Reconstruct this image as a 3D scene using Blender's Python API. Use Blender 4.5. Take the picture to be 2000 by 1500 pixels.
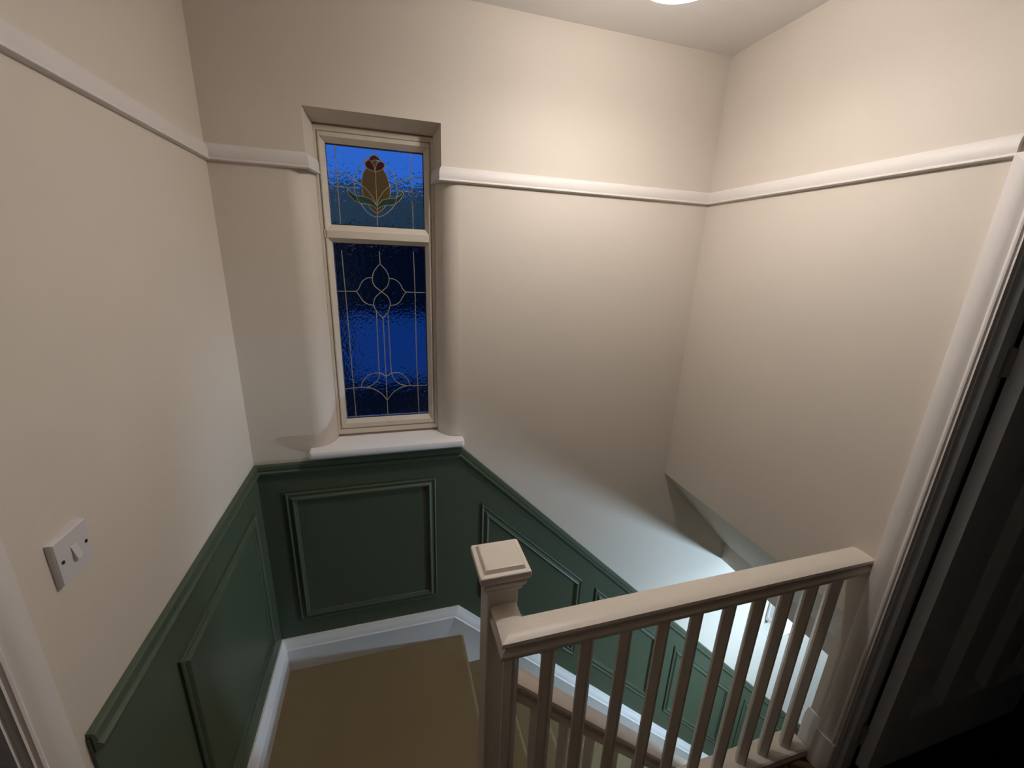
import bpy, bmesh, math, random
from mathutils import Vector, Matrix
random.seed(4)
scene = bpy.context.scene
for o in list(bpy.data.objects):
    bpy.data.objects.remove(o)
COL = scene.collection
V = Vector
Q = 1.6                       # height of the camera-fit origin above the landing floor

# ------------------------------------------------------------------ camera
def camera():
    yaw, pitch, roll, f = 0.29476094, -0.28991543, 0.03964592, 809.23
    fw = V((math.sin(yaw) * math.cos(pitch), math.cos(yaw) * math.cos(pitch), math.sin(pitch)))
    rt = V((math.cos(yaw), -math.sin(yaw), 0))
    up = rt.cross(fw)
    r2 = rt * math.cos(roll) + up * math.sin(roll)
    u2 = -rt * math.sin(roll) + up * math.cos(roll)
    cam = bpy.data.cameras.new('camera')
    cam.sensor_fit = 'HORIZONTAL'
    cam.sensor_width = 36
    cam.lens = f / 2000 * 36
    cam.clip_start = .02
    o = bpy.data.objects.new('camera', cam)
    COL.objects.link(o)
    m = Matrix((r2, u2, -fw)).transposed().to_4x4()
    m.translation = V((0.55440, -1.74680, 0.14178 + Q))
    o.matrix_world = m
    scene.camera = o
camera()

# ------------------------------------------------------------------ world: clear dusk sky
w = bpy.data.worlds.new('dusk_sky')
scene.world = w
w.use_nodes = True
nt = w.node_tree
bg = nt.nodes['Background']
tc = nt.nodes.new('ShaderNodeTexCoord')
sx = nt.nodes.new('ShaderNodeSeparateXYZ')
cr = nt.nodes.new('ShaderNodeValToRGB')
nt.links.new(tc.outputs['Generated'], sx.inputs[0])
nt.links.new(sx.outputs['Z'], cr.inputs[0])
cr.color_ramp.elements[0].position = 0.0
cr.color_ramp.elements[0].color = (.030, .150, .62, 1)
cr.color_ramp.elements[1].position = 1.0
cr.color_ramp.elements[1].color = (.014, .085, .46, 1)
nt.links.new(cr.outputs[0], bg.inputs['Color'])
bg.inputs['Strength'].default_value = 1.0

scene.view_settings.view_transform = 'Standard'
scene.view_settings.look = 'None'
scene.view_settings.exposure = 0.0
scene.view_settings.gamma = 1.0
scene.view_settings.use_curve_mapping = False

LAMP_POWER = 27.0             # strength of the pendant bulb's glowing glass
LAMP_COLOR = (1.0, .945, .885)
HALL_POWER = 76.0
HALL_COLOR = (.57, .79, 1.0)

def point_light(name, loc, power, color, radius):
    l = bpy.data.lights.new(name, 'POINT')
    l.energy = power; l.color = color; l.shadow_soft_size = radius
    o = bpy.data.objects.new(name, l)
    o.location = loc
    COL.objects.link(o)
point_light('hall_light', (3.02, -1.12, -1.947 + Q), HALL_POWER, HALL_COLOR, .045)

# ------------------------------------------------------------------ materials
def srgb(r, g, b):
    f = lambda c: (c / 255 / 12.92) if c <= 10 else ((c / 255 + .055) / 1.055) ** 2.4
    return (f(r), f(g), f(b), 1)

def mat(name, col, rough=.5, bump=0, scale=200, vary=0.0, vscale=6, metal=0, spec=.5, detail=3):
    m = bpy.data.materials.new(name)
    m.use_nodes = True
    n = m.node_tree.nodes; L = m.node_tree.links
    b = n['Principled BSDF']
    b.inputs['Roughness'].default_value = rough
    b.inputs['Metallic'].default_value = metal
    b.inputs['Specular IOR Level'].default_value = spec
    tex = n.new('ShaderNodeTexCoord')
    if vary:
        nz = n.new('ShaderNodeTexNoise'); nz.inputs['Scale'].default_value = vscale; nz.inputs['Detail'].default_value = 4
        L.new(tex.outputs['Object'], nz.inputs['Vector'])
        mx = n.new('ShaderNodeMixRGB')
        mx.inputs[1].default_value = [c * (1 - vary) for c in col[:3]] + [1]
        mx.inputs[2].default_value = [min(1, c * (1 + vary)) for c in col[:3]] + [1]
        L.new(nz.outputs['Fac'], mx.inputs[0]); L.new(mx.outputs[0], b.inputs['Base Color'])
    else:
        b.inputs['Base Color'].default_value = col
    if bump:
        nb = n.new('ShaderNodeTexNoise'); nb.inputs['Scale'].default_value = scale; nb.inputs['Detail'].default_value = detail
        L.new(tex.outputs['Object'], nb.inputs['Vector'])
        bp = n.new('ShaderNodeBump'); bp.inputs['Strength'].default_value = bump; bp.inputs['Distance'].default_value = .002
        L.new(nb.outputs['Fac'], bp.inputs['Height']); L.new(bp.outputs[0], b.inputs['Normal'])
    return m

M_WALL = mat('cream_wall_paint', srgb(220, 210, 198), .6, .10, 260, .02, 2.5, spec=.3)
M_CEIL = mat('white_ceiling_paint', srgb(240, 236, 233), .8, .12, 200, spec=.2)
M_GREEN = mat('dark_green_paint', srgb(76, 88, 71), .42, .05, 300, .04, 5, spec=.4)
M_WHITE = mat('white_gloss_paint', srgb(243, 241, 242), .45, .04, 120, .015, 8)
M_RAIL = mat('satin_white_trim_paint', srgb(228, 221, 217), .5, .04, 120, .015, 8)
M_SCUFF = mat('scuffed_white_handrail_paint', srgb(200, 184, 168), .45, .06, 60, .17, 16)
M_WORN = mat('worn_offwhite_paint', srgb(226, 216, 204), .4, .05, 90, .05, 14)
M_FRAME = mat('aged_window_plastic', srgb(222, 212, 196), .38, .03, 60, .06, 18)
M_SEAL = mat('dirty_sealant', srgb(150, 128, 105), .6, .1, 80, .2, 30)
M_BLACK = mat('black_rubber', (.01, .01, .012, 1), .5)
M_LEAD = mat('bright_lead', srgb(196, 188, 165), .35, .15, 90, .12, 60, metal=.5)
M_PLASTIC = mat('white_switch_plastic', srgb(214, 210, 212), .3)
M_SCREW = mat('dark_screw', srgb(70, 64, 62), .4, metal=.7)
M_CARPET = mat('beige_carpet', srgb(140, 124, 95), .95, .9, 420, .10, 160, spec=.1)
M_LANDING = mat('shade_darkened_landing_carpet', srgb(104, 84, 64), .95, .9, 420, .10, 160, spec=.1)  # carpet colour darkened for shade, and to cut bounce onto the balusters
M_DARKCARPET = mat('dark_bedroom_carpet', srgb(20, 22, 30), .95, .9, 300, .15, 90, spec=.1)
M_DOOR = mat('cool_light_tinted_door_paint', srgb(196, 203, 212), .4, .04, 100, .02, 8)  # cool tint puts the bluish light on the door into its colour
M_HINGE = mat('painted_hinge', srgb(150, 146, 140), .45, metal=.3)
M_BACK = mat('bounce_cutting_wall_paint', srgb(60, 56, 54), .8, .1, 200)  # unseen wall, dark tone chosen to keep bounce light off the balusters
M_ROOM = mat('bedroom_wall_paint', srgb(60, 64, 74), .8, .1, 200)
M_BRICK = mat('neighbour_dark_brick', srgb(34, 30, 28), .9, .5, 40, .25, 9)
M_RENDER = mat('neighbour_white_render', srgb(120, 150, 172), .9, .3, 60, .04, 3)
M_REFLTINT = mat('neighbour_reflection_tint', srgb(240, 166, 104), .8, .4, 40, .1, 6)  # warm colour imitates the grey room reflection in the top pane
M_CORD = mat('white_cord', srgb(220, 216, 210), .5)

def coloured(name, col, rough=.25):
    m = bpy.data.materials.new(name); m.use_nodes = True
    b = m.node_tree.nodes['Principled BSDF']
    b.inputs['Base Color'].default_value = col
    b.inputs['Roughness'].default_value = rough
    b.inputs['Transmission Weight'].default_value = .45
    return m
M_AMBER = coloured('amber_glass', srgb(120, 100, 62))
M_RED = coloured('ruby_glass', srgb(96, 40, 40))
M_LEAF = coloured('leaf_green_glass', srgb(60, 92, 82))

def obscure(name, strength, tint):
    m = bpy.data.materials.new(name); m.use_nodes = True
    n = m.node_tree.nodes; L = m.node_tree.links
    n.remove(n['Principled BSDF'])
    g = n.new('ShaderNodeBsdfGlass')
    g.inputs['IOR'].default_value = 1.45
    g.inputs['Roughness'].default_value = .035
    g.inputs['Color'].default_value = tint
    tex = n.new('ShaderNodeTexCoord')
    nz = n.new('ShaderNodeTexNoise'); nz.inputs['Scale'].default_value = 80; nz.inputs['Detail'].default_value = 1.5
    nz.inputs['Distortion'].default_value = .6
    mp = n.new('ShaderNodeMapping'); mp.inputs['Scale'].default_value = (1, 1, .75)
    L.new(tex.outputs['Object'], mp.inputs[0]); L.new(mp.outputs[0], nz.inputs['Vector'])
    bp = n.new('ShaderNodeBump'); bp.inputs['Strength'].default_value = strength; bp.inputs['Distance'].default_value = .004
    L.new(nz.outputs['Fac'], bp.inputs['Height']); L.new(bp.outputs[0], g.inputs['Normal'])
    L.new(g.outputs[0], n['Material Output'].inputs['Surface'])
    return m
M_GLASS = obscure('rippled_obscure_glass', .42, (.93, .96, 1, 1))

M_BULB = bpy.data.materials.new('glowing_bulb'); M_BULB.use_nodes = True
b_ = M_BULB.node_tree.nodes['Principled BSDF']
b_.inputs['Base Color'].default_value = (1, 1, 1, 1)
b_.inputs['Emission Color'].default_value = LAMP_COLOR + (1,)
b_.inputs['Emission Strength'].default_value = LAMP_POWER * 14

M_SHADE = bpy.data.materials.new('translucent_shade'); M_SHADE.use_nodes = True
n_ = M_SHADE.node_tree.nodes; l_ = M_SHADE.node_tree.links
n_.remove(n_['Principled BSDF'])
d_ = n_.new('ShaderNodeBsdfDiffuse'); t_ = n_.new('ShaderNodeBsdfTranslucent'); x_ = n_.new('ShaderNodeMixShader')
d_.inputs['Color'].default_value = (.85, .83, .80, 1); t_.inputs['Color'].default_value = (.97, .95, .92, 1)
x_.inputs[0].default_value = .78
l_.new(d_.outputs[0], x_.inputs[1]); l_.new(t_.outputs[0], x_.inputs[2]); c_ = n_.new('ShaderNodeBsdfTransparent'); y_ = n_.new('ShaderNodeMixShader'); y_.inputs[0].default_value = .30
l_.new(x_.outputs[0], y_.inputs[1]); l_.new(c_.outputs[0], y_.inputs[2]); l_.new(y_.outputs[0], n_['Material Output'].inputs['Surface'])

# ------------------------------------------------------------------ mesh helpers
def tag(o, label=None, cat=None, kind=None, group=None):
    if label: o['label'] = label
    if cat: o['category'] = cat
    if kind: o['kind'] = kind
    if group: o['group'] = group
    return o

def link(name, bm, m, parent=None, smooth=False, bevel=0):
    me = bpy.data.meshes.new(name)
    bmesh.ops.recalc_face_normals(bm, faces=bm.faces)
    if smooth:
        for f in bm.faces: f.smooth = True
    bm.to_mesh(me); bm.free()
    me.materials.append(m)
    o = bpy.data.objects.new(name, me)
    COL.objects.link(o)
    if parent: o.parent = parent
    if bevel:
        md = o.modifiers.new('bevel', 'BEVEL'); md.width = bevel; md.segments = 2; md.limit_method = 'ANGLE'
        md.angle_limit = math.radians(40)
    if smooth:
        try: me.set_sharp_from_angle(angle=math.radians(38))
        except Exception: pass
    return o

def empty(name, loc, label, cat, kind=None, group=None):
    o = bpy.data.objects.new(name, None)
    COL.objects.link(o)
    o.location = loc
    return tag(o, label, cat, kind, group)

def keep(o, parent):
    """parent o (built in world coordinates) to an empty without moving it"""
    o.parent = parent
    o.matrix_parent_inverse = Matrix.Translation(-parent.location)
    return o

def add_box(bm, x0, x1, y0, y1, z0, z1):
    vs = [bm.verts.new((x, y, z)) for x in (x0, x1) for y in (y0, y1) for z in (z0, z1)]
    for q in ((0, 1, 3, 2), (4, 6, 7, 5), (0, 4, 5, 1), (2, 3, 7, 6), (0, 2, 6, 4), (1, 5, 7, 3)):
        bm.faces.new([vs[i] for i in q])

def box(*a):
    bm = bmesh.new(); add_box(bm, *a); return bm

def add_prism(bm, poly, axis, a, b):
    """closed polygon of 2-D points extruded along an axis from a to b; the 2-D points are the two other axes in order"""
    def P(p, t):
        return {'x': (t, p[0], p[1]), 'y': (p[0], t, p[1]), 'z': (p[0], p[1], t)}[axis]
    A = [bm.verts.new(P(p, a)) for p in poly]; B = [bm.verts.new(P(p, b)) for p in poly]
    n = len(poly)
    for i in range(n):
        bm.faces.new((A[i], A[(i + 1) % n], B[(i + 1) % n], B[i]))
    bm.faces.new(A); bm.faces.new(B)

def prism(poly, axis, a, b):
    bm = bmesh.new(); add_prism(bm, poly, axis, a, b); return bm

def sweep(path, outs, profile, closed=False, startdir=None, enddir=None):
    """one bmesh per straight length of a moulding, mitred at the joints.  outs: the outward direction of each length.
    profile: (out, up) points, up measured square to the run and the outward direction."""
    n = len(path)
    segs = [(path[i], path[(i + 1) % n]) for i in range(n if closed else n - 1)]
    ts = [(b - a).normalized() for a, b in segs]
    res = []
    for i, (a, b) in enumerate(segs):
        t = ts[i]; o = outs[i].normalized(); u = o.cross(t).normalized()
        if u.z < -1e-4 or (abs(u.z) < 1e-4 and False): u = -u
        if closed: tp, tn = ts[i - 1], ts[(i + 1) % len(segs)]
        else:
            tp = ts[i - 1] if i else (startdir or t)
            tn = ts[i + 1] if i + 1 < len(segs) else (enddir or t)
        na, nb = (t + tp), (t + tn)
        bm = bmesh.new(); A = []; B = []
        for (po, pu) in profile:
            d = o * po + u * pu
            A.append(bm.verts.new(a + d - t * (d.dot(na) / t.dot(na))))
            B.append(bm.verts.new(b + d - t * (d.dot(nb) / t.dot(nb))))
        k = len(profile)
        for j in range(k):
            bm.faces.new((A[j], A[(j + 1) % k], B[(j + 1) % k], B[j]))
        bm.faces.new(A); bm.faces.new(B)
        res.append(bm)
    return res

def loop_sweep(path, out, profile, centre):
    """closed flat frame: profile is (out, in) with in pointing to the centre of the frame"""
    n = len(path); res = []
    ts = [(path[(i + 1) % n] - path[i]).normalized() for i in range(n)]
    for i in range(n):
        a, b = path[i], path[(i + 1) % n]; t = ts[i]
        u = out.cross(t).normalized()
        if u.dot(centre - (a + b) / 2) < 0: u = -u
        na, nb = t + ts[i - 1], t + ts[(i + 1) % n]
        bm = bmesh.new(); A = []; B = []
        for (po, pi) in profile:
            d = out * po + u * pi
            A.append(bm.verts.new(a + d - t * (d.dot(na) / t.dot(na))))
            B.append(bm.verts.new(b + d - t * (d.dot(nb) / t.dot(nb))))
        k = len(profile)
        for j in range(k):
            bm.faces.new((A[j], A[(j + 1) % k], B[(j + 1) % k], B[j]))
        bm.faces.new(A); bm.faces.new(B)
        res.append(bm)
    return res

def join(bms):
    out = bmesh.new()
    for b in bms:
        me = bpy.data.meshes.new('tmp'); b.to_mesh(me); b.free()
        out.from_mesh(me); bpy.data.meshes.remove(me)
    return out

def add_tube(bm, pts, r, n=6, flat=None):
    rings = []
    for i, p in enumerate(pts):
        t = (pts[min(i + 1, len(pts) - 1)] - pts[max(i - 1, 0)]).normalized()
        ref = V((0, 1, 0)) if abs(t.y) < .9 else V((1, 0, 0))
        s = t.cross(ref).normalized(); q = s.cross(t)
        rings.append([bm.verts.new(p + s * (math.cos(2 * math.pi * k / n) * r) + q * (math.sin(2 * math.pi * k / n) * r * (flat or 1))) for k in range(n)])
    for a, b in zip(rings, rings[1:]):
        for k in range(n):
            bm.faces.new((a[k], a[(k + 1) % n], b[(k + 1) % n], b[k]))
    bm.faces.new(rings[0]); bm.faces.new(rings[-1])

def add_lathe(bm, prof, c, n=24):
    rings = []
    for r, z in prof:
        if r < 1e-6: rings.append([bm.verts.new((c[0], c[1], c[2] + z))])
        else: rings.append([bm.verts.new((c[0] + r * math.cos(2 * math.pi * k / n), c[1] + r * math.sin(2 * math.pi * k / n), c[2] + z)) for k in range(n)])
    for a, b in zip(rings, rings[1:]):
        for k in range(n):
            k2 = (k + 1) % n
            if len(a) == 1: bm.faces.new((a[0], b[k], b[k2]))
            elif len(b) == 1: bm.faces.new((a[k], a[k2], b[0]))
            else: bm.faces.new((a[k], a[k2], b[k2], b[k]))

def add_square_stack(bm, prof, cx, cy, ch=.004):
    """square post section that changes with height: (half width, z), corners slightly eased"""
    rings = []
    for h, z in prof:
        c = min(ch, h * .3)
        pts = [(h, -h + c), (h, h - c), (h - c, h), (-h + c, h), (-h, h - c), (-h, -h + c), (-h + c, -h), (h - c, -h)]
        rings.append([bm.verts.new((cx + p[0], cy + p[1], z)) for p in pts])
    for a, b in zip(rings, rings[1:]):
        for k in range(8):
            bm.faces.new((a[k], a[(k + 1) % 8], b[(k + 1) % 8], b[k]))
    bm.faces.new(rings[0]); bm.faces.new(rings[-1])

def catmull(pts, sub=5):
    if len(pts) < 3: return pts
    out = []
    P = [pts[0] * 2 - pts[1]] + pts + [pts[-1] * 2 - pts[-2]]
    for i in range(1, len(P) - 2):
        a, b, c, d = P[i - 1:i + 3]
        for k in range(sub):
            t = k / sub
            out.append(.5 * ((2 * b) + (c - a) * t + (2 * a - 5 * b + 4 * c - d) * t * t + (-a + 3 * b - 3 * c + d) * t ** 3))
    out.append(pts[-1])
    return out

# ------------------------------------------------------------------ main dimensions (metres; landing floor at z = 0)
W = 2.0
H = 1.0045 + Q
GROUND = -4.22 + Q
QL = -1.78 + Q                # quarter landing
RISE, GOING, SL = .203, .206, .985
SKT = -1.60 + Q               # top of the skirting on the quarter landing
DADO = -.699 + Q
BEND = .857                   # where dado turns down along the stairs
RAILZ = .417 + Q
BULK = -.968 + Q
YB = -.988                    # centre line of the landing balustrade
FRONT = -4.6
JY = -1.10                    # near-left jamb of the bedroom doorway
DX0 = -1.14                   # start of the left doorway
HEAD = .36 + Q

# ------------------------------------------------------------------ room shell
def S(name, bm, m, label, cat, **k):
    return tag(link(name, bm, m, **k), label, cat, 'structure')

# back wall with its window opening: sharp splayed reveals above the picture rail, rounded ones below
XL, XR = .318, .753           # reveal edges at the frame
ZS, ZH = -.665 + Q, .616 + Q
SHL, SHR = .303, .771
RDL, RDR = .236, .838         # where the rounded reveals start on the wall face
ZT = .435 + Q
FD = .11                      # depth of the frame seat
bm = bmesh.new()
add_box(bm, -.12, 5.3, 0, FD, GROUND - .1, ZS)
add_box(bm, -.12, RDL, 0, FD, ZS, ZT)
add_box(bm, RDR, 5.3, 0, FD, ZS, ZT)
add_box(bm, -.12, SHL, 0, FD, ZT, ZH)
add_box(bm, SHR, 5.3, 0, FD, ZT, ZH)
add_box(bm, -.12, 5.3, 0, FD, ZH, H + .1)
add_box(bm, -.12, XL, FD, .27, GROUND - .1, H + .1)
add_box(bm, XR, 5.3, FD, .27, GROUND - .1, H + .1)
add_box(bm, XL, XR, FD, .27, GROUND - .1, ZS + .035)
add_box(bm, XL, XR, FD, .27, .585 + Q, H + .1)
add_prism(bm, [(SHL, 0), (XL + .004, FD), (SHL - .02, FD)], 'z', ZT, ZH)
add_prism(bm, [(SHR, 0), (SHR + .02, FD), (XR - .004, FD)], 'z', ZT, ZH)
add_prism(bm, [(0, ZH), (FD, ZH), (FD, .590 + Q)], 'x', SHL, SHR)
N = 12
arcL = [(RDL + (XL - RDL) * math.sin(math.pi / 2 * k / N), FD - FD * math.cos(math.pi / 2 * k / N)) for k in range(N + 1)]
arcR = [(RDR - (RDR - XR) * math.sin(math.pi / 2 * k / N), FD - FD * math.cos(math.pi / 2 * k / N)) for k in range(N + 1)]
add_prism(bm, arcL + [(RDL, FD)], 'z', ZS, ZT)
add_prism(bm, arcR + [(RDR, FD)], 'z', ZS, ZT)
wall_back = S('wall_back', bm, M_WALL, 'cream back wall with the stained glass window above green wainscot', 'wall', smooth=True)

bm = bmesh.new()
add_box(bm, -.14, 0, DX0, .0, GROUND - .1, H + .1)
add_box(bm, -.14, 0, DX0 - .8, DX0, HEAD, H + .1)
add_box(bm, -.14, 0, DX0 - .8, DX0, GROUND - .1, 0)
add_box(bm, -.14, 0, FRONT, DX0 - .8, GROUND - .1, H + .1)
wall_left = S('wall_left', bm, M_WALL, 'cream left wall carrying the light switch above green wainscot', 'wall')

bm = bmesh.new()
DW = .86
add_box(bm, W, W + .1, -.985, 0, BULK, H + .1)
add_box(bm, W, W + .1, JY + .012, -.985, -.06, H + .1)
add_box(bm, W, W + .1, JY - DW, JY + .012, HEAD, H + .1)
add_box(bm, W, W + .1, FRONT, JY - DW, -.06, H + .1)
S('wall_right', bm, M_WALL, 'cream right wall ending in a bulkhead over the stairs', 'wall')

S('wall_front', box(-.14, 5.3, FRONT - .1, FRONT, GROUND - .1, H + .1), M_BACK, 'unseen landing wall behind the viewer, darkened to cut bounce light', 'wall')
S('ceiling', box(-.14, W + .1, FRONT, 0, H, H + .1), M_CEIL, 'white landing ceiling lit by the pendant lamp', 'ceiling')

# bulkhead soffit dropping to the hall ceiling
SFX, SFZ = 2.545, -1.535 + Q
bm = bmesh.new()
add_prism(bm, [(W + .003, BULK), (SFX, SFZ), (SFX, SFZ + .12), (W + .1, BULK + .12)], 'y', -.985, 0)
S('ceiling', bm, M_WALL, 'sloping soffit under the bulkhead beside the stairs', 'ceiling')
S('trim_9', box(SFX - .01, SFX + .07, -.985, 0, -1.642 + Q, SFZ + .12), M_WALL, 'plaster downstand edge at the foot of the sloping soffit', 'beam')
S('ceiling', box(SFX + .05, 5.3, FRONT, 0, -1.66 + Q, -.02), M_CEIL, 'hall ceiling beyond the stair opening', 'ceiling')
S('wall_hall_end', box(5.2, 5.3, FRONT, 0, GROUND, -.02), M_WALL, 'pale wall at the far end of the hall downstairs', 'wall')
S('floor', box(-.1, 5.3, FRONT, 0, GROUND - .1, GROUND), M_CARPET, 'hall floor at the foot of the stairs', 'floor')

# landing floor the viewer stands on, and the quarter landing with its rounded nosing
S('floor', box(0, W + .1, FRONT, -.945, -.06, 0), M_LANDING, 'upper landing behind the white balustrade, its brown carpet darkened to cut bounce light', 'floor')
S('trim_8', box(0, W, -.955, -.945, -.42, -.0), M_WHITE, 'white apron board below the landing edge', 'apron board')
NX = .862
def nosing(xr, xn, zt, zb, thick=.05, back=None):
    pts = [(back if back is not None else xr, zt)]
    r = .016
    for k in range(7):
        a = math.pi / 2 - math.pi * k / 6
        pts.append((xn - r + r * math.cos(a), zt - r + r * math.sin(a)))
    pts += [(xn - .022, zt - 2 * r), (xr, zb)] if back is None else [(xn - .022, zt - 2 * r), (xn - .022, zb), (back, zb)]
    return pts
S('floor', prism(nosing(None, NX, QL, QL - .203, back=0), 'y', -.945, 0), M_CARPET, 'beige carpeted quarter landing under the window', 'floor')

# bedroom beyond the door on the right
bm = bmesh.new()
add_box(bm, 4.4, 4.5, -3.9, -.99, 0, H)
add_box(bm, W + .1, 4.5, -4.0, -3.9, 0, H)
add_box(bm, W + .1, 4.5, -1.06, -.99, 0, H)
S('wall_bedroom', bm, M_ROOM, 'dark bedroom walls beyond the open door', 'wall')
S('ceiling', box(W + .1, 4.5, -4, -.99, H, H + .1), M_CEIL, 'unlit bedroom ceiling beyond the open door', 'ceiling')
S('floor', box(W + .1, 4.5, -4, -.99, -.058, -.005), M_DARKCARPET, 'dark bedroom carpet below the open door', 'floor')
# shallow recess behind the left doorway
bm = bmesh.new()
add_box(bm, -.6, -.5, DX0 - .9, DX0 + .1, 0, HEAD + .1)
add_box(bm, -.5, -.14, DX0 + .0, DX0 + .1, 0, HEAD + .1)
add_box(bm, -.5, -.14, DX0 - .9, DX0 - .8, 0, HEAD + .1)
add_box(bm, -.5, -.14, DX0 - .9, DX0 + .1, HEAD, HEAD + .1)
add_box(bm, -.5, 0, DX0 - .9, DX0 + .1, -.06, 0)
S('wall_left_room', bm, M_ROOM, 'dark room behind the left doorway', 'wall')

# ------------------------------------------------------------------ picture rail
P_RAIL = [(0, .050), (.0045, .047), (.009, .040), (.0115, .031), (.0125, .020), (.0120, .010), (.011, .0065), (.0135, .0055), (.0148, .003), (.0145, .000), (.012, -.002), (0, -.0035)]
rz = RAILZ + .006
pathL = [V((0, -1.4, rz)), V((0, 0, rz)), V((.302, 0, rz)), V((.322, .085, rz))]
outsL = [V((1, 0, 0)), V((0, -1, 0)), V((.085, -.02, 0))]
pr = sweep(pathL, outsL, P_RAIL)
S('trim_1', pr[0], M_RAIL, 'white picture rail along the left wall', 'picture rail', smooth=True)
S('trim_2', join(pr[1:]), M_RAIL, 'short white picture rail left of the window returning into its reveal', 'picture rail', smooth=True)
pathR = [V((.752, .085, rz)), V((.772, 0, rz)), V((W, 0, rz)), V((W, -1.03, rz))]
outsR = [V((-.085, -.02, 0)), V((0, -1, 0)), V((-1, 0, 0))]
pr = sweep(pathR, outsR, P_RAIL)
S('trim_3', join(pr[:2]), M_RAIL, 'white picture rail from the window to the right corner', 'picture rail', smooth=True)
S('trim_4', pr[2], M_RAIL, 'white picture rail along the right wall to the door frame', 'picture rail', smooth=True)

# ------------------------------------------------------------------ green wainscot, its panel mouldings and the dado rail
XE = 4.7
def dz(x): return DADO - SL * (x - BEND)
def sz(x): return SKT - SL * (x - .838)
wb = link('wainscot', prism([(0.004, QL), (0.004, DADO - .01), (BEND, DADO - .01), (XE, dz(XE) - .01), (XE, sz(XE) - .25), (.838, QL - .05)], 'y', -.006, .002), M_GREEN, wall_back)
tag(wb, 'dark green painted board')
wl = link('wainscot', prism([(-1.036, -.3), (-1.036, DADO - .01), (-.004, DADO - .01), (-.004, -.3)], 'x', -.002, .006), M_GREEN, wall_left)
tag(wl, 'dark green painted board')
P_PANEL = [(0, 0), (.007, 0), (.010, .004), (.008, .009), (.005, .012), (.006, .019), (.012, .024), (.014, .029), (.012, .033), (.006, .035), (.004, .040), (0, .042)]
def panel(poly, plane, parent):
    if plane == 'back':
        pts = [V((x, -.006, z + Q)) for x, z in poly]; out = V((0, -1, 0))
    else:
        pts = [V((.006, y, z + Q)) for y, z in poly]; out = V((1, 0, 0))
    c = sum(pts, V()) / len(pts)
    link('panel_moulding', join(loop_sweep(pts, out, P_PANEL, c)), M_GREEN, parent, smooth=True)
panel([(.100, -.838), (.729, -.838), (.729, -1.507), (.100, -1.507)], 'back', wb)
def slant(x0, x1, zt, h):
    panel([(x0, zt), (x1, zt - SL * (x1 - x0)), (x1, zt - SL * (x1 - x0) - h), (x0, zt - h)], 'back', wb)
slant(.951, 1.545, -1.005, .562)
slant(1.64, 2.145, -1.668, .56)
slant(2.292, 2.885, -2.285, .59)
slant(3.06, 3.62, -3.035, .58)
panel([(-.758, -.858), (-.100, -.858), (-.100, -1.505), (-.758, -1.505)], 'left', wl)

P_DADO = [(0, 0), (.010, -.001), (.014, -.004), (.0155, -.018), (.0155, -.0215), (.012, -.0235), (.017, -.0255), (.0225, -.030), (.0225, -.036), (.018, -.042), (.010, -.046), (0, -.048)]
pd = [V((.0, -1.034, DADO)), V((0, 0, DADO)), V((BEND, 0, DADO)), V((XE, 0, dz(XE)))]
do = [V((1, 0, 0)), V((0, -1, 0)), V((0, -1, 0))]
for bm, nm, lb in zip(sweep(pd, do, P_DADO), ('trim_5', 'trim_6', 'trim_7'),
        ('green dado rail along the left wall', 'green dado rail below the window sill', 'green dado rail sloping down beside the stairs')):
    S(nm, bm, M_GREEN, lb, 'dado rail', smooth=True)

P_SKIRT = [(0.006, 0), (.012, 0), (.0135, -.004), (.014, -.010), (.018, -.018), (.022, -.032), (.0235, -.046), (.0235, -.050), (.027, -.052), (.028, -.056), (.026, -.060), (.026, -.30), (.004, -.30)]
ps = [V((0, -.945, SKT)), V((0, 0, SKT)), V((.838, 0, SKT)), V((XE, 0, sz(XE)))]
for bm, nm, lb in zip(sweep(ps, do, P_SKIRT), ('baseboard_left', 'baseboard_back', 'baseboard_stairs'),
        ('white skirting board along the left wall', 'white skirting board under the square green panel', 'white skirting board sloping down beside the stairs')):
    S(nm, bm, M_WHITE, lb, 'skirting board', smooth=True)
# short skirting on the right wall that wraps round the wall end beside the balustrade
sk = sweep([V((W + .02, -.985, .185)), V((W, -.985, .185)), V((W, -1.031, .185))], [V((0, 1, 0)), V((-1, 0, 0))],
           [(0, 0), (.004, 0), (.006, -.008), (.007, -.022), (.009, -.03), (.009, -.185), (0, -.185)])
S('baseboard_right', join(sk), M_WHITE, 'short white skirting piece between balustrade and bedroom door', 'skirting board', smooth=True)

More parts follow.
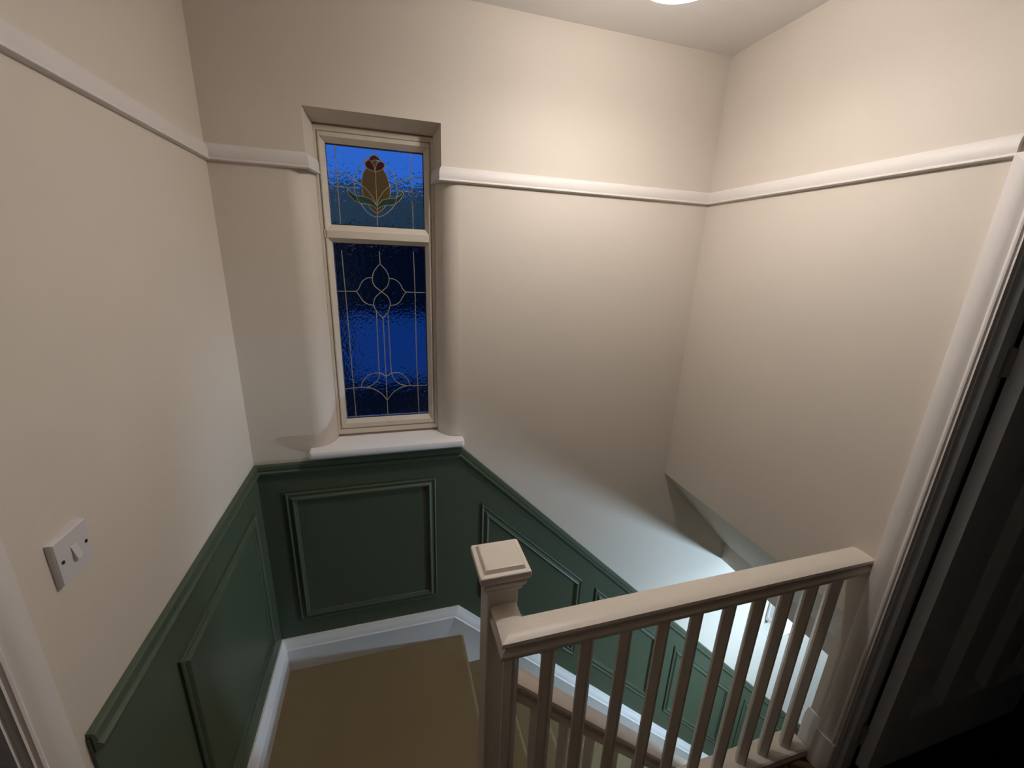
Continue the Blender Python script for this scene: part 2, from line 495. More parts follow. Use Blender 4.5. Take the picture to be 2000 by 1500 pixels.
# ------------------------------------------------------------------ door frames
P_ARCH = [(0, 0), (.018, 0), (.020, .003), (.020, .030), (.016, .040), (.013, .047), (.016, .050), (.018, .054), (.017, .058), (.012, .060), (.013, .065), (0, .066)]
def architrave(x, sgn, ya, yb, zt, name, label):
    """three mitred lengths round an opening; ya is the outer edge nearest the window"""
    pts = [V((x, ya, 0)), V((x, ya, zt)), V((x, yb, zt)), V((x, yb, 0))]
    out = V((sgn, 0, 0)); c = V((x, (ya + yb) / 2, zt / 2))
    n = 4; bms = []
    ts = [(pts[i + 1] - pts[i]).normalized() for i in range(3)]
    for i in range(3):
        a, b = pts[i], pts[i + 1]; t = ts[i]
        u = out.cross(t).normalized()
        if u.dot(c - (a + b) / 2) < 0: u = -u
        na = t + (ts[i - 1] if i else t); nb = t + (ts[i + 1] if i < 2 else t)
        bm = bmesh.new(); A = []; B = []
        for po, pi in P_ARCH:
            d = out * po + u * pi
            A.append(bm.verts.new(a + d - t * (d.dot(na) / t.dot(na)))); B.append(bm.verts.new(b + d - t * (d.dot(nb) / t.dot(nb))))
        k = len(P_ARCH)
        for j in range(k): bm.faces.new((A[j], A[(j + 1) % k], B[(j + 1) % k], B[j]))
        bm.faces.new(A); bm.faces.new(B); bms.append(bm)
    return bms

d1 = empty('door_1', (W, JY, 0), 'open panelled door and white frame leading to the dark bedroom', 'door', 'structure')
for bm in architrave(W, -1, -1.031, JY - DW - .07, HEAD + .068, '', ''):
    keep(link('architrave', bm, M_RAIL, smooth=True), d1)
keep(tag(link('plinth_block', box(W - .023, W, -1.098, -1.030, 0, .16), M_RAIL, bevel=.003)), d1)
bm = bmesh.new()
add_box(bm, W, W + .1, JY, JY + .014, 0, HEAD)
add_box(bm, W, W + .1, JY - DW, JY - DW - .014, 0, HEAD)
add_box(bm, W, W + .1, JY - DW, JY, HEAD - .002, HEAD + .014)
add_box(bm, W + .02, W + .055, JY - .012, JY + .002, 0, HEAD)
keep(tag(link('jamb_lining', bm, M_DOOR)), d1)
# the leaf stands open at a right angle: it runs along +x
LX0, LX1, LY0, LY1, LZ0, LZ1 = 2.092, 2.935, -1.147, -1.109, .055, HEAD - .006
leaf_bm = bmesh.new()
edges_x = [LX0, LX0 + .125, LX0 + .290, LX0 + .365, LX0 + .525, LX0 + .600, LX0 + .765, LX1]
PZ0, PZ1, PZ2, PZ3 = .285, 1.25, 1.36, LZ1 - .12
DEP = .018
add_box(leaf_bm, LX0, LX1, LY0 + DEP, LY1 - .004, LZ0, LZ1)
def rail_piece(x0, x1, z0, z1): add_box(leaf_bm, x0, x1, LY0, LY0 + DEP, z0, z1)
rail_piece(LX0, edges_x[1], LZ0, LZ1); rail_piece(edges_x[6], LX1, LZ0, LZ1)
rail_piece(edges_x[1], edges_x[6], LZ0, PZ0); rail_piece(edges_x[1], edges_x[6], PZ1, PZ2); rail_piece(edges_x[1], edges_x[6], PZ3, LZ1)
rail_piece(edges_x[2], edges_x[3], PZ0, PZ1); rail_piece(edges_x[4], edges_x[5], PZ0, PZ1)
leaf = keep(link('door_leaf', leaf_bm, M_DOOR), d1)
def bevel_ring(x0, x1, z0, z1):
    pts = [V((x0, LY0, z0)), V((x1, LY0, z0)), V((x1, LY0, z1)), V((x0, LY0, z1))]
    bms = loop_sweep(pts, V((0, -1, 0)), [(0, 0), (-DEP + .001, .045), (-DEP - .001, .045), (-DEP - .001, 0)], sum(pts, V()) / 4)
    o = link('panel_bevel', join(bms), M_DOOR); o.parent = leaf; o.matrix_parent_inverse = Matrix.Identity(4)
for a, b in ((1, 2), (3, 4), (5, 6)): bevel_ring(edges_x[a], edges_x[b], PZ0, PZ1)
bevel_ring(edges_x[1], edges_x[6], PZ2, PZ3)
for z in (.16, 1.50):
    bm = bmesh.new()
    add_box(bm, W + .065, LX0 + .004, JY - .016, JY - .001, z, z + .075)
    add_lathe(bm, [(0, 0), (.006, .001), (.006, .079), (0, .08)], (LX0 - .006, JY - .006, z - .002), 12)
    keep(tag(link('hinge', bm, M_HINGE), 'grey painted butt hinge'), d1)
bm = bmesh.new()
add_lathe(bm, [(0, 0), (.012, 0), (.010, .02), (.026, .035), (.028, .05), (.018, .062), (0, .065)], (0, 0, 0), 20)
bmesh.ops.rotate(bm, verts=bm.verts, cent=(0, 0, 0), matrix=Matrix.Rotation(math.pi / 2, 3, 'X'))
bmesh.ops.translate(bm, verts=bm.verts, vec=(LX1 - .06, LY0, 1.30))
o = link('door_knob', bm, M_HINGE, smooth=True); o.parent = leaf

d2 = empty('door_2', (0, DX0, 0), 'white door frame at the left edge below the light switch', 'door', 'structure')
for bm in architrave(0, 1, -1.074, DX0 - .8 - .066, HEAD + .066, '', ''):
    keep(link('architrave', bm, M_RAIL, smooth=True), d2)
bm = bmesh.new()
add_box(bm, -.14, 0.002, DX0 - .006, DX0, 0, HEAD)
add_box(bm, -.14, 0.002, DX0 - .8, DX0 - .794, 0, HEAD)
add_box(bm, -.14, 0.002, DX0 - .794, DX0 - .006, HEAD - .006, HEAD)
add_box(bm, -.07, -.04, DX0 - .02, DX0 - .006, 0, HEAD)
keep(link('jamb_lining', bm, M_WHITE), d2)
# ------------------------------------------------------------------ window
WY = .10
win = empty('window_1', (.535, WY, ZS), 'narrow leaded stained glass window in an off-white frame above the sill', 'window', 'structure')
FX0, FX1, FZ0, FZ1 = .316, .754, -.630 + Q, .588 + Q
GX0, GX1 = .354, .7135
G1 = (.2505 + Q, .5335 + Q); G2 = (-.5635 + Q, .182 + Q)
P_FR = [(-.03, 0), (.016, 0), (.018, .003), (.018, .011), (.014, .013), (.012, .015), (.014, .0165), (.020, .019), (.020, .023), (-.004, .040), (-.03, .040)]
pts = [V((FX0, WY + .012, FZ0)), V((FX1, WY + .012, FZ0)), V((FX1, WY + .012, FZ1)), V((FX0, WY + .012, FZ1))]
P_FB = [(-.03, 0), (.016, 0), (.018, .003), (.018, .022), (.014, .0245), (.012, .026), (.020, .030), (.020, .050), (-.004, .0665), (-.03, .0665)]
P_FT = [(-.03, 0), (.016, 0), (.018, .003), (.018, .018), (.012, .020), (.020, .022), (.020, .036), (-.004, .0545), (-.03, .0545)]
def frame_ring():
    n = 4; ts = [(pts[(i + 1) % n] - pts[i]).normalized() for i in range(n)]
    c = sum(pts, V()) / 4; out = V((0, -1, 0)); bms = []
    for i in range(4):
        t = ts[i]; u = out.cross(t).normalized()
        if u.dot(c - (pts[i] + pts[(i + 1) % 4]) / 2) < 0: u = -u
        prof = {0: P_FB, 2: P_FT}.get(i, P_FR)
        yield prof, pts[i], pts[(i + 1) % 4], t, u, out
for prof, a, b, t, u, out in frame_ring():
    bm = bmesh.new(); A = []; B = []
    horizontal = abs(t.x) > .5
    for po, pi in prof:
        d = out * po + u * pi
        side = pi if horizontal is False else None
        # mitre towards the neighbouring members, whose widths differ
        if horizontal:
            k = .040 / prof[-1][1]
        else:
            k = None
        ka = (k if horizontal else (.0665 if t.z > 0 else .0545) / .040)
        kb = (k if horizontal else (.0545 if t.z > 0 else .0665) / .040)
        A.append(bm.verts.new(a + d + t * pi * ka)); B.append(bm.verts.new(b + d - t * pi * kb))
    k = len(prof)
    for j in range(k): bm.faces.new((A[j], A[(j + 1) % k], B[(j + 1) % k], B[j]))
    bm.faces.new(A); bm.faces.new(B)
    keep(link('frame_member', bm, M_FRAME), win)
# transom bar, bevelled to both panes, with pointed ends
zc0, zc1 = G2[1], G1[0]
bm = bmesh.new()
prof = [(WY + .04, zc0), (WY + .016, zc0), (WY - .008, zc0 + .018), (WY - .008, zc1 - .024), (WY + .016, zc1), (WY + .04, zc1)]
cuts = []
for y, z in prof:
    t = min(1, max(0, (WY + .016 - y) / .024))
    cuts.append(t * .022)
A = [bm.verts.new((GX0 - c - .002, y, z)) for (y, z), c in zip(prof, cuts)]
B = [bm.verts.new((GX1 + c + .002, y, z)) for (y, z), c in zip(prof, cuts)]
for j in range(6): bm.faces.new((A[j], A[(j + 1) % 6], B[(j + 1) % 6], B[j]))
bm.faces.new(A); bm.faces.new(B)
keep(link('transom_bar', bm, M_FRAME), win)
# dirty sealant bead round the frame
pts2 = [V((XL - .001, WY - .002, ZS + .03)), V((XR + .001, WY - .002, ZS + .03)), V((XR + .001, WY - .002, .589 + Q)), V((XL - .001, WY - .002, .589 + Q))]
keep(link('sealant_bead', join(loop_sweep(pts2, V((0, -1, 0)), [(-.012, -.002), (.001, -.002), (.0005, .003), (-.006, .006), (-.012, .006)], sum(pts2, V()) / 4)), M_SEAL), win)
for (z0, z1) in (G1, G2):
    p4 = [V((GX0 - .001, WY + .017, z0 - .001)), V((GX1 + .001, WY + .017, z0 - .001)), V((GX1 + .001, WY + .017, z1 + .001)), V((GX0 - .001, WY + .017, z1 + .001))]
    keep(link('gasket', join(loop_sweep(p4, V((0, -1, 0)), [(-.004, -.002), (.002, -.002), (.002, .0032), (-.004, .0032)], sum(p4, V()) / 4)), M_BLACK), win)
pane_top = keep(link('pane', box(GX0 - .006, GX1 + .006, WY + .020, WY + .026, G1[0] - .006, G1[1] + .006), M_GLASS), win)
pane_bot = keep(link('pane', box(GX0 - .006, GX1 + .006, WY + .020, WY + .026, G2[0] - .006, G2[1] + .006), M_GLASS), win)

LEADS_TOP = [
  [(0.39, 0.537), (0.389, 0.4), (0.389, 0.244)],
  [(0.667, 0.535), (0.668, 0.395), (0.668, 0.247)],
  [(0.529, 0.535), (0.53, 0.511)],
  [(0.531, 0.467), (0.53, 0.389), (0.53, 0.313), (0.528, 0.287), (0.528, 0.247)],
  [(0.53, 0.511), (0.505, 0.499), (0.477, 0.469), (0.456, 0.433), (0.449, 0.396), (0.454, 0.359), (0.469, 0.332), (0.494, 0.301), (0.528, 0.287), (0.565, 0.303), (0.597, 0.336), (0.608, 0.371), (0.609, 0.4), (0.601, 0.441), (0.583, 0.465), (0.566, 0.48), (0.55, 0.498), (0.53, 0.511)],
  [(0.508, 0.492), (0.519, 0.488), (0.532, 0.494), (0.54, 0.493), (0.548, 0.491)],
  [(0.508, 0.492), (0.495, 0.482), (0.494, 0.47), (0.505, 0.459), (0.53, 0.452)],
  [(0.508, 0.492), (0.519, 0.484), (0.526, 0.47), (0.53, 0.452)],
  [(0.548, 0.491), (0.561, 0.486), (0.565, 0.474), (0.553, 0.46), (0.53, 0.452)],
  [(0.548, 0.491), (0.538, 0.482), (0.533, 0.47), (0.53, 0.452)],
  [(0.519, 0.486), (0.524, 0.491), (0.532, 0.494), (0.539, 0.491)],
  [(0.495, 0.459), (0.484, 0.44), (0.477, 0.408), (0.478, 0.38), (0.481, 0.359)],
  [(0.559, 0.464), (0.574, 0.436), (0.582, 0.4), (0.582, 0.374), (0.576, 0.357)],
  [(0.353, 0.44), (0.392, 0.437), (0.428, 0.429), (0.455, 0.415), (0.476, 0.402), (0.496, 0.384), (0.516, 0.358), (0.528, 0.333)],
  [(0.709, 0.447), (0.666, 0.442), (0.625, 0.427), (0.585, 0.406), (0.559, 0.384), (0.541, 0.359), (0.53, 0.333)],
  [(0.355, 0.388), (0.402, 0.388), (0.449, 0.388)],
  [(0.609, 0.389), (0.659, 0.389), (0.711, 0.39)],
  [(0.424, 0.387), (0.433, 0.373), (0.452, 0.361), (0.48, 0.359), (0.504, 0.353), (0.519, 0.342), (0.529, 0.329)],
  [(0.424, 0.387), (0.428, 0.364), (0.446, 0.344), (0.469, 0.335), (0.498, 0.333), (0.517, 0.326), (0.53, 0.314)],
  [(0.635, 0.39), (0.619, 0.372), (0.598, 0.361), (0.578, 0.358), (0.553, 0.352), (0.535, 0.333)],
  [(0.635, 0.39), (0.631, 0.373), (0.613, 0.35), (0.592, 0.337), (0.562, 0.333), (0.544, 0.326), (0.53, 0.314)],
  [(0.498, 0.332), (0.509, 0.314), (0.529, 0.303), (0.55, 0.316), (0.562, 0.332)],
]
LEADS_BOT = [
  [(0.385, 0.154), (0.389, -0.073), (0.391, -0.306), (0.394, -0.572)],
  [(0.666, 0.161), (0.668, -0.006), (0.667, -0.288), (0.671, -0.572)],
  [(0.53, 0.158), (0.53, 0.107)],
  [(0.53, 0.107), (0.507, 0.08), (0.497, 0.051), (0.502, 0.02), (0.53, -0.006), (0.553, -0.025), (0.563, -0.049), (0.557, -0.081), (0.531, -0.119)],
  [(0.53, 0.107), (0.554, 0.079), (0.563, 0.05), (0.555, 0.017), (0.53, -0.006), (0.507, -0.027), (0.496, -0.054), (0.504, -0.083), (0.531, -0.119)],
  [(0.498, 0.05), (0.476, 0.048), (0.455, 0.033), (0.443, 0.009), (0.431, -0.006)],
  [(0.431, -0.006), (0.443, -0.026), (0.456, -0.047), (0.475, -0.059), (0.497, -0.063)],
  [(0.562, 0.05), (0.587, 0.045), (0.607, 0.028), (0.617, 0.007), (0.63, -0.006)],
  [(0.63, -0.006), (0.615, -0.028), (0.604, -0.046), (0.584, -0.06), (0.561, -0.063)],
  [(0.352, -0.007), (0.431, -0.006)],
  [(0.63, -0.006), (0.712, -0.007)],
  [(0.505, -0.085), (0.504, -0.22), (0.503, -0.359)],
  [(0.531, -0.119), (0.531, -0.246), (0.531, -0.375), (0.531, -0.484), (0.531, -0.572)],
  [(0.552, -0.096), (0.553, -0.221), (0.555, -0.361)],
  [(0.424, -0.423), (0.431, -0.397), (0.457, -0.368), (0.488, -0.359), (0.512, -0.362), (0.531, -0.375), (0.561, -0.362), (0.592, -0.364), (0.621, -0.389), (0.637, -0.425)],
  [(0.503, -0.359), (0.499, -0.387), (0.474, -0.412), (0.448, -0.424)],
  [(0.555, -0.361), (0.566, -0.392), (0.59, -0.415), (0.615, -0.423)],
  [(0.424, -0.423), (0.451, -0.425), (0.479, -0.435), (0.509, -0.457), (0.531, -0.489)],
  [(0.637, -0.425), (0.612, -0.426), (0.593, -0.432), (0.56, -0.453), (0.531, -0.489)],
  [(0.354, -0.426), (0.424, -0.423)],
  [(0.637, -0.425), (0.709, -0.427)],
]
PIECES = [
  ('red', [(0.508, 0.492), (0.517, 0.504), (0.529, 0.511), (0.544, 0.506), (0.548, 0.492), (0.532, 0.494), (0.519, 0.488)]),
  ('red', [(0.508, 0.492), (0.495, 0.482), (0.494, 0.47), (0.505, 0.459), (0.53, 0.453), (0.526, 0.471), (0.519, 0.484)]),
  ('red', [(0.548, 0.492), (0.561, 0.486), (0.565, 0.474), (0.553, 0.46), (0.53, 0.453), (0.533, 0.47), (0.538, 0.483)]),
  ('amber', [(0.519, 0.487), (0.532, 0.494), (0.539, 0.491), (0.535, 0.477), (0.53, 0.456), (0.526, 0.471)]),
  ('amber', [(0.496, 0.46), (0.505, 0.459), (0.53, 0.453), (0.529, 0.412), (0.528, 0.333), (0.504, 0.353), (0.481, 0.359), (0.478, 0.38), (0.477, 0.408), (0.484, 0.44)]),
  ('amber', [(0.558, 0.464), (0.553, 0.46), (0.53, 0.453), (0.529, 0.412), (0.528, 0.333), (0.535, 0.333), (0.553, 0.352), (0.576, 0.357), (0.582, 0.374), (0.582, 0.4), (0.574, 0.437)]),
  ('leaf', [(0.424, 0.387), (0.433, 0.373), (0.451, 0.361), (0.48, 0.359), (0.504, 0.353), (0.519, 0.342), (0.529, 0.33), (0.53, 0.314), (0.517, 0.326), (0.498, 0.334), (0.469, 0.335), (0.446, 0.344), (0.428, 0.365)]),
  ('leaf', [(0.635, 0.39), (0.619, 0.372), (0.598, 0.361), (0.578, 0.358), (0.553, 0.352), (0.535, 0.333), (0.53, 0.314), (0.544, 0.326), (0.562, 0.333), (0.592, 0.337), (0.614, 0.35), (0.631, 0.373)]),
  ('amber', [(0.498, 0.332), (0.509, 0.314), (0.529, 0.303), (0.53, 0.314), (0.517, 0.326)]),
  ('amber', [(0.562, 0.332), (0.55, 0.316), (0.529, 0.303), (0.53, 0.314), (0.544, 0.326)]),
]
for name, table, (z0, z1) in (('lead_tracery', LEADS_TOP, G1), ('lead_tracery', LEADS_BOT, G2)):
    bm = bmesh.new()
    for pl in table:
        pts_ = [V((min(GX1, max(GX0, x)), WY + .0185, min(z1, max(z0, z + Q)))) for x, z in pl]
        add_tube(bm, catmull(pts_, 5), .0018, 6, .8)
    keep(link(name, bm, M_LEAD, smooth=True), win)
for kind, pl in PIECES:
    bm = prism([(x, z + Q) for x, z in pl], 'y', WY + .0175, WY + .0195)
    keep(tag(link({'red': 'ruby_glass_piece', 'amber': 'amber_glass_piece', 'leaf': 'green_glass_leaf'}[kind], bm, {'red': M_RED, 'amber': M_AMBER, 'leaf': M_LEAF}[kind]),
        {'red': 'dark red glass petal', 'amber': 'brown amber glass', 'leaf': 'dark green glass leaf'}[kind]), win)


# sill: follows the rounded reveals and ends in ears, with a rounded front edge
zs_t = -.640 + Q
N = 10
def sill_outline(g=0.0):
    L = [(RDL - .016, -.004)]
    for k in range(N + 1):
        a = math.pi / 2 * k / N
        L.append((RDL + (XL + .002 - RDL) * math.sin(a) - .001, (FD) - (FD + .002) * math.cos(a) - .001))
    R = []
    for k in range(N, -1, -1):
        a = math.pi / 2 * k / N
        R.append((RDR - (RDR - XR + .002) * math.sin(a) + .001, (FD) - (FD + .002) * math.cos(a) - .001))
    R.append((RDR + .016, -.004))
    return [(.219, -.004)] + L[1:] + R[:-1] + [(.855, -.004)]
front = []
yf = -.050
base = sill_outline()
outline = base + [(.857, -.018), (.855, yf + .008), (.848, yf), (.226, yf), (.219, yf + .008), (.217, -.018)]
bm = bmesh.new()
th = .030
for_rings = []
c = V((.535, .02))
levels = [(0.0, -th), (0.003, -th + .004), (.003, -.010), (.0, -.003), (-.006, 0)]
rings = []
for off, z in levels:
    ring = []
    for (x, y) in outline:
        if y <= -.01:
            sgx = 1 if x > .85 else (-1 if x < .224 else 0)
            ring.append(bm.verts.new((x + sgx * off, y - off if y < -.03 else y, zs_t + z)))
        else:
            ring.append(bm.verts.new((x, y, zs_t + z)))
    rings.append(ring)
n = len(outline)
for a, b in zip(rings, rings[1:]):
    for k in range(n): bm.faces.new((a[k], a[(k + 1) % n], b[(k + 1) % n], b[k]))
bm.faces.new(rings[0]); bm.faces.new(rings[-1])
sill = S('trim_10', bm, M_WHITE, 'white window sill with curved ears below the stained glass window', 'window sill', smooth=True)

# ------------------------------------------------------------------ staircase going down to the right
st = empty('staircase', (1.9, -.45, GROUND), 'beige carpeted stairs going down to the right beside the green panelling', 'staircase')
for k in range(1, 12):
    zt = QL - RISE * k
    xr = NX - .022 + GOING * (k - 1); xn = NX + GOING * k
    poly = nosing(None, xn, zt, zt - RISE, back=max(xr - .004, .8505))
    keep(link('step', prism(poly, 'y', -.833, -.024), M_CARPET), st)
bm = prism([(.8505, QL - .17), (3.4, QL - .16 - SL * 2.56), (3.4, QL - .50 - SL * 2.56), (.8505, QL - .50)], 'y', -.885, -.835)
keep(tag(link('string_board', bm, M_WHITE), 'white painted string'), st)

# ------------------------------------------------------------------ newel post
nw = empty('newel_post', (.808, -.866, GROUND), 'white square newel post with a stepped cap at the stair corner', 'newel post')
CX, CY = .808, -.866
bm = bmesh.new(); add_square_stack(bm, [(.041, -2.35 + Q), (.041, -.660 + Q)], CX, CY, .003)
keep(link('shaft', bm, M_WORN), nw)
bm = bmesh.new()
add_square_stack(bm, [(.041, -.680 + Q), (.046, -.679 + Q), (.0495, -.674 + Q), (.0495, -.668 + Q), (.046, -.664 + Q), (.0465, -.661 + Q), (.055, -.660 + Q), (.058, -.654 + Q), (.0585, -.646 + Q), (.056, -.642 + Q),
    (.059, -.638 + Q), (.0655, -.632 + Q), (.067, -.624 + Q), (.0665, -.613 + Q), (.065, -.611 + Q), (.0575, -.6095 + Q), (.0555, -.609 + Q), (.0505, -.600 + Q), (.047, -.5985 + Q)], CX, CY, .003)
keep(link('cap', bm, M_WORN), nw)

# ------------------------------------------------------------------ landing balustrade
lb = empty('landing_balustrade', (1.4, YB, 0), 'white landing balustrade from the newel post to the right wall', 'balustrade')
P_HAND = [(-.036, -.013), (-.034, -.005), (-.024, -.001), (-.008, .0005), (.008, .0005), (.024, -.001), (.034, -.005), (.036, -.013), (.034, -.017), (.025, -.020), (.022, -.027), (.023, -.034),
          (.031, -.037), (.0365, -.042), (.0375, -.048), (.035, -.055), (.029, -.059), (-.029, -.059), (-.035, -.055), (-.0375, -.048), (-.0365, -.042), (-.031, -.037), (-.023, -.034), (-.022, -.027), (-.025, -.020), (-.034, -.017)]
ZT_ = -.722 + Q
hp = [V((.811, CY - .040, ZT_)), V((.811, YB, ZT_)), V((W, YB, ZT_))]
def horiz_sweep(path, prof):
    bms = []
    ts = [(path[i + 1] - path[i]).normalized() for i in range(len(path) - 1)]
    for i in range(len(ts)):
        t = ts[i]; side = t.cross(V((0, 0, 1))).normalized(); up = side.cross(t)
        na = t + (ts[i - 1] if i else t); nb = t + (ts[i + 1] if i + 1 < len(ts) else t)
        bm = bmesh.new(); A = []; B = []
        for s, u in prof:
            d = side * s + up * u
            if i == 0 and len(ts) == 1:      # raking rail: plumb cut ends
                na = nb = V((1, 0, 0))
            A.append(bm.verts.new(path[i] + d - t * (d.dot(na) / t.dot(na)))); B.append(bm.verts.new(path[i + 1] + d - t * (d.dot(nb) / t.dot(nb))))
        k = len(prof)
        for j in range(k): bm.faces.new((A[j], A[(j + 1) % k], B[(j + 1) % k], B[j]))
        bm.faces.new(A); bm.faces.new(B); bms.append(bm)
    return bms
keep(link('handrail', join(horiz_sweep(hp, P_HAND)), M_WORN, smooth=True), lb)
SB = .033
def baluster_mesh(z0, z1, s=SB):
    h = s / math.sqrt(2); c = .0035
    bm = bmesh.new()
    poly = []
    for k in range(4):
        a = math.pi / 2 * k
        p = V((math.cos(a), math.sin(a))) * h; t = V((-math.sin(a), math.cos(a))) * c
        q = p - p.normalized() * c
        poly += [tuple(q - t), tuple(q + t)]
    add_prism(bm, poly, 'z', z0, z1)
    return bm
xs = [.811, .913, 1.022, 1.139, 1.260, 1.370, 1.487, 1.598, 1.706, 1.805, 1.910]
BZ = .036
first = None
for x in xs:
    if first is None:
        first = link('baluster', baluster_mesh(BZ, ZT_ - .057), M_WORN); o = first
    else:
        o = first.copy(); COL.objects.link(o)
    o.location = (x, YB, 0)
    keep(o, lb)
bm = bmesh.new()
prof = [(-.945, 0), (-.945, .030), (-.949, .036), (-1.019, .036), (-1.025, .032), (-1.026, .024), (-1.021, .020), (-1.021, .016), (-1.026, .010), (-1.026, 0)]
add_prism(bm, prof, 'x', .852, W - .015)
keep(link('base_rail', bm, M_WORN), lb)

# ------------------------------------------------------------------ balustrade of the lower flight
sb = empty('stair_balustrade', (1.9, -.862, GROUND), 'worn white stair handrail and balusters sloping down behind the landing balustrade', 'balustrade')
def hz(x): return -1.353 + Q - .975 * (x - 1.2)
x0_, x1_ = .8495, 3.3
keep(link('handrail', horiz_sweep([V((x0_, -.862, hz(x0_))), V((x1_, -.862, hz(x1_)))], P_HAND)[0], M_SCUFF, smooth=True), sb)
bx = [.944 + .105 * k for k in range(22)]
first = None
for x in bx:
    zt = hz(x) - .075; zb = QL - .165 - SL * (x - .84)
    if first is None:
        L0 = zt - zb
        first = link('baluster', baluster_mesh(-L0, 0, .031), M_WORN); o = first
    else:
        o = first.copy(); COL.objects.link(o)
    o.location = (x, -.862, zt)
    keep(o, sb)
bm = bmesh.new(); add_square_stack(bm, [(.045, GROUND), (.045, hz(3.34) + .05), (.055, hz(3.34) + .06), (.055, hz(3.34) + .1)], 3.345, -.862)
keep(link('bottom_newel', bm, M_WORN), sb)

# ------------------------------------------------------------------ light switch
ls = empty('light_switch', (0, -.97, -.362 + Q), 'white single light switch on the left wall above the dado rail', 'light switch')
TX = .0105
cy, cz = -.9535, -.3735 + Q
bm = bmesh.new()
ring = lambda x, h, dy=0: [bm.verts.new((x, cy + sy * h, cz + szz * h)) for sy, szz in ((-1, -1), (1, -1), (1, 1), (-1, 1))]
rs = [ring(0.0, .0405), ring(TX - .003, .0405), ring(TX, .0385)]
for a, b in zip(rs, rs[1:]):
    for k in range(4): bm.faces.new((a[k], a[(k + 1) % 4], b[(k + 1) % 4], b[k]))
bm.faces.new(rs[0]); bm.faces.new(rs[-1])
keep(link('back_box', bm, M_PLASTIC), ls)
bm = prism([(TX - .001, cz - .0125), (TX + .0065, cz - .0125), (TX + .001, cz + .0125), (TX - .001, cz + .0125)], 'y', cy - .0065, cy + .0065)
keep(link('rocker', bm, M_PLASTIC), ls)
for s in (-1, 1):
    bm = bmesh.new(); add_lathe(bm, [(0, 0), (.0032, 0), (.0032, .0016), (.0012, .0018), (0, .001)], (0, 0, 0), 12)
    bmesh.ops.rotate(bm, verts=bm.verts, cent=(0, 0, 0), matrix=Matrix.Rotation(math.pi / 2, 3, 'Y'))
    bmesh.ops.translate(bm, verts=bm.verts, vec=(TX - .0005, cy + s * .029, cz))
    keep(tag(link('screw', bm, M_SCREW), 'dark screw head'), ls)

# ------------------------------------------------------------------ pendant lamp just at the top edge of the frame
LC = V((1.285, -.655, .86 + Q))
lp = empty('ceiling_lamp', (LC.x, LC.y, H), 'glowing bare bulb hanging from the ceiling at the top edge', 'lamp')
R = .042
bm = bmesh.new()
prof = [(0, -R)] + [(R * math.sin(math.pi * k / 14), -R * math.cos(math.pi * k / 14)) for k in range(1, 12)] + [(.018, R * .98), (.014, R * 1.15), (0, R * 1.15)]
add_lathe(bm, prof, LC, 28)
keep(tag(link('bulb', bm, M_BULB, smooth=True), 'glowing white bulb'), lp)
bm = bmesh.new(); add_lathe(bm, [(0, R * 1.1), (.017, R * 1.1), (.019, R * 1.3), (.016, R * 1.9), (.006, R * 2.05), (0, R * 2.06)], LC, 20)
keep(link('lamp_holder', bm, M_CORD, smooth=True), lp)
bm = bmesh.new()
rimz, topz = -.044, .105
add_lathe(bm, [(.105 + (.040 - .105) * (k / 8) ** .8, rimz + (topz - rimz) * k / 8) for k in range(9)], LC, 40)
keep(tag(link('lamp_shade', bm, M_SHADE, smooth=True), 'frosted glass shade'), lp)
bm = bmesh.new()
for k in range(3):
    a = 2 * math.pi * k / 3
    add_tube(bm, [LC + V((.014 * math.cos(a), .014 * math.sin(a), .078)), LC + V((.0405 * math.cos(a), .0405 * math.sin(a), .122))], .0015, 5)
keep(link('shade_carrier', bm, M_CORD), lp)
bm = bmesh.new(); add_lathe(bm, [(0, -.026), (.010, -.026), (.045, -.010), (.048, 0), (0, 0)], (LC.x, LC.y, H), 24)
keep(link('ceiling_rose', bm, M_CORD, smooth=True), lp)
bm = bmesh.new(); add_tube(bm, [V((LC.x, LC.y, H - .02)), V((LC.x, LC.y, LC.z + R * 1.8))], .0035, 8)
keep(link('cord', bm, M_CORD), lp)

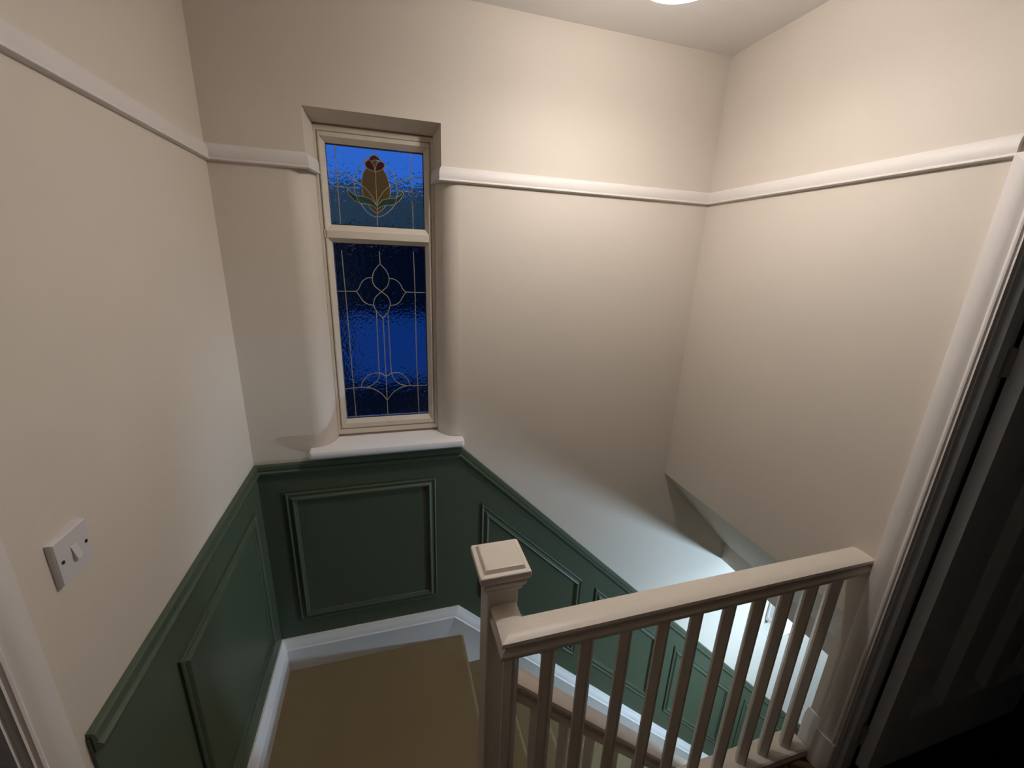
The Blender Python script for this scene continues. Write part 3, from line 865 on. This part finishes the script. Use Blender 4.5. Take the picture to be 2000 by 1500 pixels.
# ------------------------------------------------------------------ small things on the bright hall wall
cu = empty('wall_cupboard', (3.25, 0, -2.27 + Q), 'small white cupboard on the bright hall wall seen between balusters', 'cupboard')
keep(link('body', box(3.06, 3.30, -.13, 0, -2.265 + Q, -1.80 + Q), M_WHITE, bevel=.003), cu)
p4 = [V((3.06, -.012, -2.235 + Q)), V((3.06, -.120, -2.235 + Q)), V((3.06, -.120, -1.83 + Q)), V((3.06, -.012, -1.83 + Q))]
keep(link('side_moulding', join(loop_sweep(p4, V((-1, 0, 0)), [(0, 0), (.006, .002), (.006, .010), (0, .013)], sum(p4, V()) / 4)), M_WHITE), cu)
keep(link('door', box(3.065, 3.295, -.145, -.13, -2.26 + Q, -1.805 + Q), M_WHITE, bevel=.003), cu)
bm = bmesh.new(); add_lathe(bm, [(0, 0), (.018, 0), (.020, .006), (.012, .014), (.016, .022), (.010, .028), (0, .029)], (0, 0, 0), 18)
bmesh.ops.rotate(bm, verts=bm.verts, cent=(0, 0, 0), matrix=Matrix.Rotation(math.pi / 2, 3, 'X'))
bmesh.ops.translate(bm, verts=bm.verts, vec=(3.335, 0, -2.457 + Q))
tag(link('wall_fitting', bm, M_WHITE, smooth=True), 'tiny white round fitting on the bright hall wall below the cupboard', 'wall fitting')

# ------------------------------------------------------------------ outside the window: the house next door at dusk
nh = empty('neighbouring_house', (.5, 4.4, -3), 'dark neighbouring house with a pale wall beyond the window glass', 'house')
YN = 4.1
def nb(name, m, *a): return keep(link(name, box(*a), m), nh)
nb('wall', M_BRICK, -4, 5, YN, YN + .3, -4.5, -.35 + Q)
nb('pale_wall', M_RENDER, .0, 2.2, YN - .03, YN, -1.55 + Q, -.62 + Q)
nb('gutter', M_BRICK, -4, 5, YN - .1, YN, .28 + Q, .36 + Q)
nb('tinted_eaves_board', M_REFLTINT, -4, 5, YN - .06, YN + .3, .3 + Q, .98 + Q)  # band coloured to stand in for room light reflected by the glass
nb('upper_wall', M_BRICK, -4, 5, YN, YN + .3, -.35 + Q, .3 + Q)
S('floor', box(-8, 10, .3, 12, -4.6, -4.5), M_BRICK, 'dark ground outside the window', 'ground')
